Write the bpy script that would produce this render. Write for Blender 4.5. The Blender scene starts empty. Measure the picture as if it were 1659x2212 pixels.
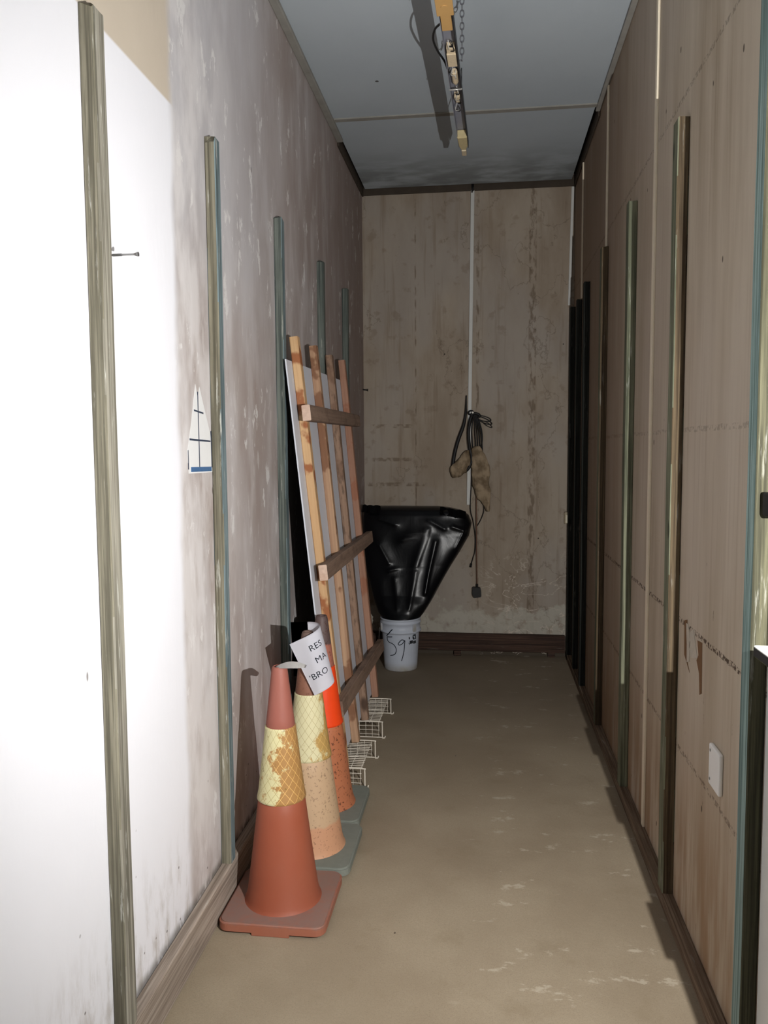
import bpy, bmesh, math, random
from mathutils import Vector, Matrix, noise
random.seed(7)
S = bpy.context.scene
COL = S.collection
PI = math.pi

# ------------------------------------------------------------------ camera
CAM = Vector((0, 0, 1.5))
F_ = Vector((-0.12486795, 0.98898629, -0.07946142))
R_ = Vector((0.99216891, 0.12470628, -0.00701348))
U_ = Vector((-0.0029731, 0.07971491, 0.99681327))
cd = bpy.data.cameras.new('camera'); cam = bpy.data.objects.new('camera', cd); COL.objects.link(cam)
cam.matrix_world = Matrix(((R_.x, U_.x, -F_.x, CAM.x), (R_.y, U_.y, -F_.y, CAM.y), (R_.z, U_.z, -F_.z, CAM.z), (0, 0, 0, 1)))
cd.sensor_fit = 'HORIZONTAL'; cd.sensor_width = 36; cd.lens = 1721.5085 / 1659 * 36
cd.clip_start = 0.02; cd.clip_end = 50
S.camera = cam
S.view_settings.view_transform = 'Standard'; S.view_settings.look = 'None'
S.view_settings.exposure = 0.0; S.view_settings.gamma = 1.0
try: S.view_settings.use_curve_mapping = False
except Exception: pass

# ------------------------------------------------------------------ light
wd = bpy.data.worlds.new('world'); S.world = wd; wd.use_nodes = True
bg = wd.node_tree.nodes['Background']; bg.inputs[0].default_value = (0.85, 0.93, 1.0, 1); bg.inputs[1].default_value = 0.13
def spot(name, loc, aim, power, size, blend, col, rad):
    l = bpy.data.lights.new(name, 'SPOT'); l.energy = power; l.spot_size = math.radians(size); l.spot_blend = blend
    l.color = col; l.shadow_soft_size = rad
    o = bpy.data.objects.new(name, l); COL.objects.link(o); o.location = loc
    o.rotation_euler = (Vector(aim) - Vector(loc)).to_track_quat('-Z', 'Y').to_euler(); return o
# hand torch held by the right wall, just out of the frame, aimed across the passage
spot('torch_light', (0.545, 0.62, 1.46), (0.10, 4.0, 1.55), 250, 150, 0.8, (1.0, 0.985, 0.96), 0.003)

# ------------------------------------------------------------------ dimensions
XL, XR, H, D = -0.867, 0.614, 3.318, 5.746
Y0 = -0.6

# ------------------------------------------------------------------ helpers
def lin(c):
    c = c / 255.0
    return c / 12.92 if c <= 0.04045 else ((c + 0.055) / 1.055) ** 2.4
def rgb(r, g, b): return (lin(r), lin(g), lin(b), 1.0)

class M:
    """small node-material builder"""
    def __init__(s, name, rough=0.8, spec=0.3):
        s.m = bpy.data.materials.new(name); s.m.use_nodes = True
        s.nt = s.m.node_tree; s.b = s.nt.nodes['Principled BSDF']
        s.b.inputs['Roughness'].default_value = rough
        s.b.inputs['Specular IOR Level'].default_value = spec
        s.tc = s.nt.nodes.new('ShaderNodeTexCoord'); s.co = s.tc.outputs['Object']
        s._sep = None
    def set(s, inp, v):
        if hasattr(v, 'is_linked') or isinstance(v, bpy.types.NodeSocket): s.nt.links.new(v, inp)
        else: inp.default_value = v
    def math(s, op, a, b=0.0, c=None, clamp=False):
        n = s.nt.nodes.new('ShaderNodeMath'); n.operation = op; n.use_clamp = clamp
        s.set(n.inputs[0], a); s.set(n.inputs[1], b)
        if c is not None: s.set(n.inputs[2], c)
        return n.outputs[0]
    def xyz(s):
        if not s._sep:
            n = s.nt.nodes.new('ShaderNodeSeparateXYZ'); s.nt.links.new(s.co, n.inputs[0]); s._sep = n.outputs
        return s._sep
    def randomize(s):
        oi = s.nt.nodes.new('ShaderNodeObjectInfo'); v = s.nt.nodes.new('ShaderNodeVectorMath'); v.operation = 'MULTIPLY_ADD'
        s.nt.links.new(oi.outputs['Location'], v.inputs[0]); v.inputs[1].default_value = (3.1, 7.3, 5.7)
        s.nt.links.new(s.co, v.inputs[2]); s.co = v.outputs[0]
    def noise(s, sc=(1, 1, 1), scale=1.0, detail=6, rough=0.55, dist=0.0, off=(0, 0, 0)):
        mp = s.nt.nodes.new('ShaderNodeMapping'); s.nt.links.new(s.co, mp.inputs[0])
        mp.inputs['Scale'].default_value = sc; mp.inputs['Location'].default_value = off
        n = s.nt.nodes.new('ShaderNodeTexNoise'); s.nt.links.new(mp.outputs[0], n.inputs['Vector'])
        n.inputs['Scale'].default_value = scale; n.inputs['Detail'].default_value = detail
        n.inputs['Roughness'].default_value = rough; n.inputs['Distortion'].default_value = dist
        return n.outputs['Fac']
    def voro(s, sc=(1, 1, 1), scale=1.0, feature='F1', off=(0, 0, 0)):
        mp = s.nt.nodes.new('ShaderNodeMapping'); s.nt.links.new(s.co, mp.inputs[0])
        mp.inputs['Scale'].default_value = sc; mp.inputs['Location'].default_value = off
        n = s.nt.nodes.new('ShaderNodeTexVoronoi'); n.feature = feature; s.nt.links.new(mp.outputs[0], n.inputs['Vector'])
        n.inputs['Scale'].default_value = scale
        return n.outputs['Distance']
    def step(s, v, a, b):
        n = s.nt.nodes.new('ShaderNodeMapRange'); n.interpolation_type = 'SMOOTHSTEP'
        s.set(n.inputs['Value'], v); n.inputs['From Min'].default_value = a; n.inputs['From Max'].default_value = b
        if a > b:
            n.inputs['From Min'].default_value = b; n.inputs['From Max'].default_value = a
            n.inputs['To Min'].default_value = 1; n.inputs['To Max'].default_value = 0
        return n.outputs[0]
    def mix(s, f, a, b, mode='MIX'):
        n = s.nt.nodes.new('ShaderNodeMix'); n.data_type = 'RGBA'; n.blend_type = mode
        s.set(n.inputs[0], f); s.set(n.inputs[6], a); s.set(n.inputs[7], b); return n.outputs[2]
    def mul(s, *a):
        o = a[0]
        for x in a[1:]: o = s.math('MULTIPLY', o, x)
        return o
    def color(s, v): s.set(s.b.inputs['Base Color'], v)
    def bump(s, h, strength=0.3, dist=0.01):
        n = s.nt.nodes.new('ShaderNodeBump'); n.inputs['Strength'].default_value = strength; n.inputs['Distance'].default_value = dist
        s.set(n.inputs['Height'], h); s.nt.links.new(n.outputs[0], s.b.inputs['Normal'])
    def near(s, v, c, w, soft=0.3):
        """1 where |v-c|<w"""
        return s.step(s.math('ABSOLUTE', s.math('SUBTRACT', v, c)), w, w * (1 - soft))

def plain(name, col, rough=0.6, spec=0.3, metal=0.0, var=0.12, scale=40, bump=0.05):
    m = M(name, rough, spec); m.b.inputs['Metallic'].default_value = metal
    n = m.noise(scale=scale, detail=4)
    dark = tuple(c * (1 - var) for c in col[:3]) + (1,); lite = tuple(min(1, c * (1 + var)) for c in col[:3]) + (1,)
    m.color(m.mix(n, dark, lite))
    if bump: m.bump(n, bump, 0.003)
    return m.m

# ---- materials: setting
def mat_wall_left():
    m = M('painted and stained plaster left', 0.85, 0.2); x, y, z = m.xyz()
    wob = m.math('MULTIPLY', m.math('SUBTRACT', m.noise(sc=(1, 1, .6), scale=7, detail=3), 0.5), 0.05)
    yy = m.math('ADD', y, wob)
    base = m.mix(m.step(m.noise(sc=(1, 1.3, .6), scale=2.2, detail=7, rough=.6), .35, .68), rgb(162, 149, 143), rgb(182, 174, 172))
    base = m.mix(m.mul(m.step(m.noise(sc=(1, 3, .8), scale=2.5, detail=6, off=(3, 1, 2)), .45, .7), .55), base, rgb(206, 202, 203))
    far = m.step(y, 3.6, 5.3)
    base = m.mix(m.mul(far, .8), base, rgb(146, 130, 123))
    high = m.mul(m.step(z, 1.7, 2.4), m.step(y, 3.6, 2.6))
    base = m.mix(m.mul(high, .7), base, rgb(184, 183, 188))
    fine = m.step(m.noise(sc=(1, 7, 2.2), scale=2.6, detail=8, rough=.65, off=(7, 2, 5)), .56, .66)
    low = m.step(z, 2.4, .9)
    base = m.mix(m.mul(fine, m.math('ADD', m.mul(low, .4), .12)), base, rgb(220, 217, 216))
    flakes = m.step(m.noise(sc=(1, 4.5, 2.2), scale=2.6, detail=9, rough=.7, off=(1, 9, 4)), .60, .64)
    base = m.mix(m.mul(flakes, .75), base, rgb(224, 222, 220))
    near_edge = m.mul(m.step(y, 3.0, 2.2), m.step(m.noise(sc=(1, 3, 1.2), scale=3, detail=7, off=(0, 4, 1)), .36, .62))
    base = m.mix(m.mul(near_edge, .75), base, rgb(218, 214, 214))
    white = m.mix(m.noise(scale=2.0, detail=3), rgb(226, 226, 232), rgb(234, 234, 240))
    cream = m.mix(m.noise(scale=6), rgb(190, 178, 162), rgb(200, 188, 172))
    white = m.mix(m.step(z, 2.452, 2.462), white, cream)
    # dirt just above the floor plate
    dirt = m.mul(m.step(z, .5, .12), m.step(m.noise(sc=(1, 4, 1.2), scale=5, detail=8, rough=.7), .46, .7))
    white = m.mix(m.mul(dirt, .55), white, rgb(150, 138, 122))
    c = m.mix(m.step(yy, 2.175, 2.225), white, base)
    spots = m.step(m.voro(scale=14, off=(2, 3, 4)), .07, .04)
    c = m.mix(m.mul(spots, m.step(z, .7, .2), .8), c, rgb(70, 62, 54))
    spots = m.step(m.voro(sc=(1, 1, .4), scale=5, off=(5, 3, 1)), .03, .015)
    c = m.mix(m.mul(spots, .8), c, rgb(92, 82, 74))
    mould = m.mul(m.step(z, .16, .124), m.step(m.noise(sc=(1, 6, 3), scale=4), .3, .5))
    c = m.mix(m.mul(mould, .7), c, rgb(70, 64, 48))
    m.color(c); m.bump(m.noise(sc=(1, 3, 1), scale=9, detail=8), .12, .01)
    return m.m

def mat_wall_back():
    m = M('bare brown plaster back', 0.9, 0.15); x, y, z = m.xyz()
    n1 = m.noise(sc=(1.6, 1, .6), scale=3, detail=8, rough=.6)
    c = m.mix(m.step(n1, .3, .7), rgb(150, 136, 120), rgb(170, 158, 143))
    c = m.mix(m.mul(m.step(m.noise(sc=(1, 1, .5), scale=1.6, detail=4, off=(3, 0, 1)), .45, .62), .55), c, rgb(166, 159, 152))
    c = m.mix(m.mul(m.step(m.noise(sc=(14, 1, .8), scale=2.2, detail=6, off=(4, 4, 0)), .54, .74), .4), c, rgb(120, 102, 84))
    c = m.mix(m.mul(m.step(m.noise(sc=(4, 1, 4), scale=3, detail=8, off=(9, 0, 2)), .58, .68), .32), c, rgb(116, 99, 82))
    # old batten lines
    for cx, w in ((-0.49, .006), (0.33, .03), (-.05, .012)):
        c = m.mix(m.mul(m.near(x, cx, w), m.step(m.noise(sc=(8, 1, 3), scale=4, off=(cx * 9, 0, 0)), .45, .6), .6), c, rgb(98, 80, 62))
    for cz, x0, x1 in ((1.66, -.82, -.5), (1.42, -.82, -.5), (1.24, -.86, -.4)):
        seg = m.mul(m.step(x, x0, x0 + .03), m.step(x, x1, x1 - .05), m.near(z, cz, .016))
        c = m.mix(m.mul(seg, m.step(m.noise(sc=(6, 1, 6), scale=5), .4, .6), .55), c, rgb(96, 78, 60))
    # salt bloom near the foot, ragged upper edge
    c = m.mix(m.step(z, .05, .03), c, rgb(84, 76, 66))
    edge = m.math('ADD', z, m.math('MULTIPLY', m.math('SUBTRACT', m.noise(sc=(1, 1, 1), scale=4.5, detail=8, rough=.62), .5), .62))
    bloom = m.mul(m.step(edge, .36, .30), m.step(z, .10, .15), m.step(m.noise(scale=16, detail=6), .3, .52))
    c = m.mix(m.mul(bloom, .75), c, rgb(188, 184, 172))
    vein = m.step(m.math('ABSOLUTE', m.math('SUBTRACT', m.noise(sc=(1, 1, 1.6), scale=4, detail=5, dist=.8, off=(2, 0, 7)), .5)), .010, .002)
    zone = m.mul(m.step(z, .85, .5), m.step(x, -.1, .15))
    c = m.mix(m.mul(vein, zone, .8), c, rgb(212, 200, 186))
    crack = m.step(m.math('ABSOLUTE', m.math('SUBTRACT', m.noise(sc=(1, 1, .7), scale=1.8, detail=7, off=(5, 0, 3)), .5)), .004, .001)
    c = m.mix(m.mul(crack, .35), c, rgb(90, 78, 64))
    sp = m.step(m.voro(scale=4.5, off=(1, 3, 2)), .028, .018)
    c = m.mix(m.mul(sp, .9), c, rgb(40, 34, 30))
    m.color(c); m.bump(m.noise(scale=14, detail=8), .15, .01)
    return m.m

def mat_wall_right():
    m = M('brown stained plywood right', 0.8, 0.2); x, y, z = m.xyz()
    n1 = m.noise(sc=(1, 3.2, .35), scale=2.4, detail=7, rough=.6)
    c = m.mix(m.step(n1, .32, .68), rgb(180, 166, 146), rgb(202, 190, 172))
    c = m.mix(m.mul(m.step(m.noise(sc=(1, 1, .6), scale=1.3, detail=5, off=(1, 5, 1)), .45, .65), .5), c, rgb(196, 184, 170))
    c = m.mix(m.mul(m.step(m.noise(sc=(1, 22, .7), scale=2, detail=5, off=(4, 1, 2)), .52, .74), .28), c, rgb(142, 118, 96))
    lowb = m.mul(m.step(z, .8, .1), m.step(m.noise(sc=(1, 6, .8), scale=2.5, detail=7), .3, .62))
    c = m.mix(m.mul(lowb, .75), c, rgb(142, 108, 74))
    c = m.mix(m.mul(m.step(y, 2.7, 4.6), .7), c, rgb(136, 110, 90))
    # grubby horizontal lines left by an old rail
    for cz, s in ((.955, .9), (.55, .55), (2.585, .4), (1.55, .3)):
        zz = m.math('ADD', z, m.math('MULTIPLY', m.math('SUBTRACT', m.noise(sc=(1, 6, 1), scale=3, detail=4), .5), .012))
        ln = m.mul(m.near(zz, cz, .009), m.step(m.noise(sc=(1, 9, 9), scale=9, off=(cz, 0, 0)), .46, .56))
        c = m.mix(m.mul(ln, s), c, rgb(66, 48, 36))
    sp = m.step(m.voro(sc=(1, 1, .55), scale=7, off=(1, 3, 2)), .045, .03)
    c = m.mix(m.mul(sp, .85), c, rgb(52, 38, 28))
    sp = m.mul(m.step(m.noise(sc=(1, 16, 3.5), scale=3.2, detail=9, rough=.7, off=(2, 2, 9)), .665, .69), m.step(z, 1.7, .9))
    c = m.mix(m.mul(sp, .75), c, rgb(74, 52, 36))
    m.color(c); m.bump(m.noise(sc=(1, 6, .8), scale=6, detail=8), .12, .008)
    return m.m

def mat_ceiling():
    m = M('grey blue ceiling board', 0.85, 0.2); x, y, z = m.xyz()
    c = m.mix(m.noise(scale=2.2, detail=5), rgb(172, 182, 190), rgb(188, 197, 204))
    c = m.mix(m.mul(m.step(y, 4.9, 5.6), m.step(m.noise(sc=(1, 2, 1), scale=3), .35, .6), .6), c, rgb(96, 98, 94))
    sp = m.step(m.voro(scale=2.6, off=(1, 2, 0)), .03, .02)
    c = m.mix(m.mul(sp, .9), c, rgb(48, 44, 40))
    m.color(c); m.bump(m.noise(scale=60, detail=3), .08, .004)
    return m.m

def mat_floor():
    m = M('dusty concrete', 0.85, 0.25); x, y, z = m.xyz()
    c = m.mix(m.step(m.noise(scale=1.5, detail=8, rough=.6), .35, .65), rgb(148, 134, 114), rgb(166, 153, 132))
    c = m.mix(m.mul(m.noise(scale=120, detail=2, rough=.8), .6), c, rgb(126, 112, 92))
    c = m.mix(m.mul(m.step(m.noise(scale=260, detail=3, rough=.8, off=(4, 4, 4)), .5, .7), .45), c, rgb(104, 94, 78))
    c = m.mix(m.mul(m.step(m.noise(scale=5, detail=9, rough=.7, off=(3, 1, 0)), .55, .68), .35), c, rgb(128, 114, 92))
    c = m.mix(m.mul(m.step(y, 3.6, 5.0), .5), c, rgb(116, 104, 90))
    chalk = m.mul(m.step(m.noise(sc=(1.2, 2.2, 1), scale=4.5, detail=9, rough=.72, off=(8, 3, 0)), .585, .63), m.step(x, -.15, .05))
    c = m.mix(m.mul(chalk, .5), c, rgb(190, 180, 162))
    sp = m.step(m.voro(sc=(1, .6, 1), scale=7, off=(1, 3, 2)), .03, .018)
    c = m.mix(m.mul(sp, .8), c, rgb(62, 52, 42))
    m.color(c); m.bump(m.noise(scale=40, detail=8), .2, .004)
    return m.m

def mat_timber(name, a, b, scuff=rgb(196, 196, 188), scuffs=.5, dark=.5, grain=55, axis=2):
    """weathered sawn timber, grain along one local axis"""
    m = M(name, 0.82, 0.2); m.randomize()
    def ax(g, l): v = [g, g, g]; v[axis] = l; return tuple(v)
    g = m.noise(sc=ax(grain, .9), scale=2.2, detail=7, rough=.6, dist=.3)
    c = m.mix(m.step(g, .36, .64), tuple(v * .8 for v in a[:3]) + (1,), b)
    c = m.mix(m.mul(m.step(m.noise(sc=ax(110, 3.5), scale=2.2, detail=6, off=(2, 8, 4)), .52, .66), .35), c, tuple(v * .5 for v in a[:3]) + (1,))
    patch = m.noise(sc=ax(3, .9), scale=2.2, detail=5, off=(3, 3, 3))
    c = m.mix(m.mul(m.step(patch, .5, .7), dark), c, tuple(v * .55 for v in a[:3]) + (1,))
    sc = m.mul(m.step(m.noise(sc=ax(30, 2.2), scale=2, detail=7, rough=.65, off=(7, 1, 3)), .60, .68), scuffs)
    c = m.mix(sc, c, scuff)
    k = m.step(m.voro(sc=(1, 1, .42), scale=6.0), .10, .05)
    c = m.mix(m.mul(k, .75), c, tuple(v * .3 for v in a[:3]) + (1,))
    m.color(c); m.bump(g, .25, .003)
    return m.m

def mat_pine(name, a, b, stain, amt=.8, rough_dark=0.0):
    m = M(name, 0.7, 0.3); m.randomize()
    g = m.noise(sc=(30, 30, .8), scale=2, detail=6, dist=.4)
    c = m.mix(m.step(g, .3, .7), a, b)
    st = m.step(m.noise(sc=(4, 4, 3.2), scale=2.4, detail=4, rough=.45, off=(5, 2, 1)), .56, .62)
    c = m.mix(m.mul(st, amt), c, stain)
    k = m.step(m.voro(sc=(1, 1, .5), scale=5.0), .13, .05)
    c = m.mix(m.mul(k, .85), c, tuple(v * .35 for v in stain[:3]) + (1,))
    if rough_dark:
        d = m.step(m.noise(sc=(20, 20, 4), scale=3, detail=8, rough=.7), .5, .62)
        c = m.mix(m.mul(d, rough_dark), c, rgb(74, 58, 46))
    m.color(c); m.bump(g, .2, .003)
    return m.m

MW = dict(
    left=mat_wall_left(), back=mat_wall_back(), right=mat_wall_right(), ceil=mat_ceiling(), floor=mat_floor(),
    whitepaint=plain('white gloss paint', rgb(226, 226, 222), .6, .3, var=.05, scale=8),
    dirt=plain('dark packed dirt', rgb(78, 72, 56), .95, .1, var=.3, scale=60, bump=.3),
    void=plain('black gap shade slab', rgb(20, 20, 20), .9, .1),
    olive=mat_timber('olive grey treated timber side', rgb(100, 96, 82), rgb(136, 131, 114), scuffs=.6),
    blue=mat_timber('blue grey timber face', rgb(86, 100, 103), rgb(126, 142, 146), scuffs=.8),
    slate=mat_timber('slate green timber', rgb(80, 88, 84), rgb(110, 116, 110), scuffs=.4),
    teal=mat_timber('teal timber face', rgb(104, 128, 124), rgb(150, 172, 168), scuffs=.3, dark=.4),
    greytim=mat_timber('grey brown timber face', rgb(112, 108, 96), rgb(152, 148, 136), scuffs=.7),
    green=mat_timber('green brown timber face', rgb(96, 100, 82), rgb(134, 136, 114), scuffs=.5),
    brown=mat_timber('brown timber side', rgb(72, 60, 46), rgb(104, 90, 70), scuffs=.2),
    black=mat_timber('blackened timber', rgb(34, 36, 34), rgb(52, 54, 50), scuffs=.12),
    edgeolive=mat_timber('dark olive timber side', rgb(58, 57, 44), rgb(84, 82, 64), scuffs=.25),
    plate=mat_timber('pinkish grey timber', rgb(142, 128, 116), rgb(168, 155, 143), scuffs=.4, dark=.3, axis=1),
    plater=mat_timber('brown plate timber', rgb(104, 86, 70), rgb(136, 118, 100), scuffs=.3, dark=.4, axis=1),
    rail=mat_timber('dark stained rail', rgb(60, 46, 40), rgb(84, 64, 54), scuffs=.1, axis=0),
    batten=plain('cream cover strip', rgb(232, 220, 198), .7, .2, var=.08, scale=20),
    cornice=plain('grubby grey batten', rgb(148, 146, 140), .8, .2, var=.25, scale=14),
    darkbat=plain('blackened batten', rgb(70, 62, 54), .85, .2, var=.3, scale=14),
)

# ---- mesh helpers
def link_mesh(name, bm, mats, parent=None, smooth=False, loc=None):
    me = bpy.data.meshes.new(name); bm.normal_update(); bm.to_mesh(me); bm.free()
    for m in (mats if isinstance(mats, (list, tuple)) else [mats]): me.materials.append(m)
    if smooth:
        for p in me.polygons: p.use_smooth = True
    o = bpy.data.objects.new(name, me); COL.objects.link(o)
    if loc is not None: o.location = loc
    if parent is not None: o.parent = parent
    return o
def thing(name, label, cat, loc=(0, 0, 0), group=None):
    o = bpy.data.objects.new(name, None); COL.objects.link(o); o.empty_display_size = .05; o.location = loc
    return tag(o, label, cat, group)
def tag(o, label, cat, group=None):
    o['label'] = label; o['category'] = cat
    if group: o['group'] = group
    return o
def struct(name, bm, mats, smooth=False):
    o = link_mesh(name, bm, mats, smooth=smooth); o['kind'] = 'structure'; return o
def box(bm, x0, x1, y0, y1, z0, z1, bev=0.0, mi=0):
    n0 = len(bm.faces)
    vs = [bm.verts.new((x, y, z)) for x in (x0, x1) for y in (y0, y1) for z in (z0, z1)]
    fs = [bm.faces.new([vs[i] for i in q]) for q in ((0, 1, 3, 2), (4, 6, 7, 5), (0, 4, 5, 1), (2, 3, 7, 6), (0, 2, 6, 4), (1, 5, 7, 3))]
    for f in fs: f.material_index = mi
    if bev:
        es = list({e for f in fs for e in f.edges})
        bmesh.ops.bevel(bm, geom=es, offset=bev, segments=2, affect='EDGES', profile=.5)
    return fs
def frame_of(d):
    d = d.normalized(); a = Vector((0, 0, 1)) if abs(d.z) < .9 else Vector((1, 0, 0))
    u = a.cross(d).normalized(); return u, d.cross(u)
def catmull(pts, n=6):
    pts = [Vector(p) for p in pts]
    if len(pts) < 3: return pts
    P = [pts[0] * 2 - pts[1]] + pts + [pts[-1] * 2 - pts[-2]]; out = []
    for i in range(1, len(P) - 2):
        for k in range(n):
            t = k / n; a, b, c, d = P[i - 1:i + 3]
            out.append(.5 * ((2 * b) + (c - a) * t + (2 * a - 5 * b + 4 * c - d) * t * t + (3 * b - a - 3 * c + d) * t ** 3))
    out.append(pts[-1]); return out
def tube(bm, pts, r, n=8, caps=True, mi=0):
    pts = [Vector(p) for p in pts]; rr = r if isinstance(r, (list, tuple)) else [r] * len(pts)
    rings = []; u = None
    for i, p in enumerate(pts):
        d = (pts[min(i + 1, len(pts) - 1)] - pts[max(i - 1, 0)])
        if d.length < 1e-9: d = Vector((0, 0, 1))
        d.normalize()
        if u is None: u, v = frame_of(d)
        else:
            u = (u - d * u.dot(d))
            if u.length < 1e-6: u, v = frame_of(d)
            u.normalize(); v = d.cross(u)
        rings.append([bm.verts.new(p + (u * math.cos(a) + v * math.sin(a)) * rr[i]) for a in [2 * PI * k / n for k in range(n)]])
    for a, b in zip(rings, rings[1:]):
        for k in range(n):
            f = bm.faces.new((a[k], a[(k + 1) % n], b[(k + 1) % n], b[k])); f.material_index = mi
    if caps:
        for q in (rings[0][::-1], rings[-1]): bm.faces.new(q).material_index = mi
def lathe(bm, prof, n=48, c=(0, 0), cap0=True, cap1=True):
    rings = [[bm.verts.new((c[0] + r * math.cos(2 * PI * k / n), c[1] + r * math.sin(2 * PI * k / n), z)) for k in range(n)] for r, z in prof]
    for a, b in zip(rings, rings[1:]):
        for k in range(n): bm.faces.new((a[k], a[(k + 1) % n], b[(k + 1) % n], b[k]))
    if cap0: bm.faces.new(rings[0][::-1])
    if cap1: bm.faces.new(rings[-1])
def prism(bm, poly, axis, a, b, mi=0):
    """poly of 2d points extruded along axis between a and b"""
    def mk(p, t): return {0: (t, p[0], p[1]), 1: (p[0], t, p[1]), 2: (p[0], p[1], t)}[axis]
    A = [bm.verts.new(mk(p, a)) for p in poly]; B = [bm.verts.new(mk(p, b)) for p in poly]
    fs = [bm.faces.new(A), bm.faces.new(B[::-1])]
    for i in range(len(poly)): fs.append(bm.faces.new((A[i], B[i], B[(i + 1) % len(poly)], A[(i + 1) % len(poly)])))
    for f in fs: f.material_index = mi
    bmesh.ops.recalc_face_normals(bm, faces=fs)
def beam_mesh(L, wx, wy, seed=0, jag=0.0, bow=0.0, bev=.003, nseg=14):
    """upright sawn beam, local origin at the middle of its foot; material 0 = +-x faces, 1 = +-y faces, 2 = ends"""
    rnd = random.Random(seed); bm = bmesh.new(); rings = []
    prof = []
    for sx, sy in ((-1, -1), (1, -1), (1, 1), (-1, 1)):
        for q in (0, 1):
            dx, dy = ((bev, 0), (0, bev))[q] if sx * sy > 0 else ((0, bev), (bev, 0))[q]
            if sx * sy > 0: dx, dy = ((0, bev), (bev, 0))[q]
            else: dx, dy = ((bev, 0), (0, bev))[q]
            prof.append((sx * (wx / 2 - dx), sy * (wy / 2 - dy)))
    ph = rnd.random() * 6
    for i in range(nseg + 1):
        t = i / nseg; z = L * t; bx = bow * math.sin(PI * t) ; by = bow * .6 * math.sin(2.3 * PI * t + ph)
        jit = .0006 * math.sin(17 * t + ph)
        ring = []
        for k, (px, py) in enumerate(prof):
            dz = 0
            if i == nseg and jag: dz = rnd.uniform(-jag, jag * .4)
            ring.append(bm.verts.new((px + bx + jit, py + by, z + dz)))
        rings.append(ring)
    for a, b in zip(rings, rings[1:]):
        for k in range(8):
            f = bm.faces.new((a[k], a[(k + 1) % 8], b[(k + 1) % 8], b[k]))
            m = f.calc_center_median(); nx = abs((a[(k + 1) % 8].co - a[k].co).y) > abs((a[(k + 1) % 8].co - a[k].co).x)
            f.material_index = 0 if nx else 1
    f = bm.faces.new(rings[0][::-1]); f.material_index = 2
    c = bm.verts.new(sum((v.co for v in rings[-1]), Vector()) / 8 + Vector((0, 0, jag)))
    for k in range(8):
        f = bm.faces.new((rings[-1][k], rings[-1][(k + 1) % 8], c)); f.material_index = 2
    bmesh.ops.recalc_face_normals(bm, faces=bm.faces)
    return bm
def place_between(o, p0, p1, xdir):
    """turn an upright object so that its z runs p0->p1 and x stays near xdir"""
    p0, p1 = Vector(p0), Vector(p1); z = (p1 - p0).normalized(); x = Vector(xdir); x = (x - z * x.dot(z)).normalized(); y = z.cross(x)
    o.matrix_world = Matrix(((x.x, y.x, z.x, p0.x), (x.y, y.y, z.y, p0.y), (x.z, y.z, z.z, p0.z), (0, 0, 0, 1)))

# ------------------------------------------------------------------ setting
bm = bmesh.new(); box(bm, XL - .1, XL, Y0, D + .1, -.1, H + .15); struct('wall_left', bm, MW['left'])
bm = bmesh.new(); box(bm, XL, XR + .1, D, D + .1, -.1, H + .15); struct('wall_back', bm, MW['back'])
bm = bmesh.new(); box(bm, XR, XR + .1, 1.80, D, -.1, H + .15); box(bm, XR - .0005, XR + .1, Y0, 1.795, -.1, H + .15, mi=1)
struct('wall_right', bm, [MW['right'], MW['whitepaint']])
# ceiling: front board, back board with a shadow gap round it, black slab above to paint the gap lines dark
bm = bmesh.new(); box(bm, XL, XR, Y0, 4.52, H, H + .012); box(bm, XL + .028, XR - .03, 4.52, D - .045, H, H + .012)
struct('ceiling', bm, MW['ceil'])
bm = bmesh.new(); box(bm, XL, XR, Y0, D, H + .05, H + .09); struct('trim_1', bm, MW['void'])
bm = bmesh.new(); box(bm, XL + .02, XR - .02, 4.49, 4.53, H - .007, H + .002, .002); struct('trim_2', bm, MW['cornice'])
bm = bmesh.new(); box(bm, XL, XL + .036, Y0, 4.78, H - .022, H - .0005, .004); struct('trim_3', bm, MW['cornice'])
bm = bmesh.new(); box(bm, XR - .026, XR, Y0, 4.56, H - .018, H - .0005, .004); struct('trim_4', bm, MW['cornice'])
bm = bmesh.new(); box(bm, XL, XL + .012, 4.78, D, H - .04, H + .04, .003); box(bm, XR - .012, XR, 4.56, D, H - .04, H + .04, .003)
box(bm, XL, XR, D - .014, D, H - .035, H + .04, .003); struct('trim_5', bm, MW['darkbat'])
bm = bmesh.new(); box(bm, XL, XR, Y0, D, -.08, 0); struct('floor', bm, MW['floor'])
# floor plates
bm = bmesh.new(); box(bm, XL + .0008, XL + .036, Y0, 5.60, 0, .124, .004)
o = link_mesh('bottom_plate', bm, MW['plate']); tag(o, 'pinkish grey timber plate on the floor along the left wall', 'timber')
bm = bmesh.new(); box(bm, XR - .036, XR - .0005, 1.80, 5.62, 0, .045, .003)
o = link_mesh('bottom_plate', bm, MW['plater']); tag(o, 'low brown timber plate on the floor along the right wall', 'timber')
t = thing('wall_rail', 'dark stained timber rail raised off the floor along the back wall', 'timber', (0, 0, 0))
bm = bmesh.new(); box(bm, XL + .04, XR - .04, D - .045, D - .002, .035, .160, .004); link_mesh('rail_board', bm, MW['rail'], t)
bm = bmesh.new(); box(bm, -.215, -.165, D - .06, D - .012, 0, .035, .003); link_mesh('support_block', bm, MW['rail'], t)
bm = bmesh.new(); box(bm, XR - .16, XR - .11, D - .04, D - .01, 0, .035, .003); link_mesh('support_block', bm, MW['rail'], t)
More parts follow.
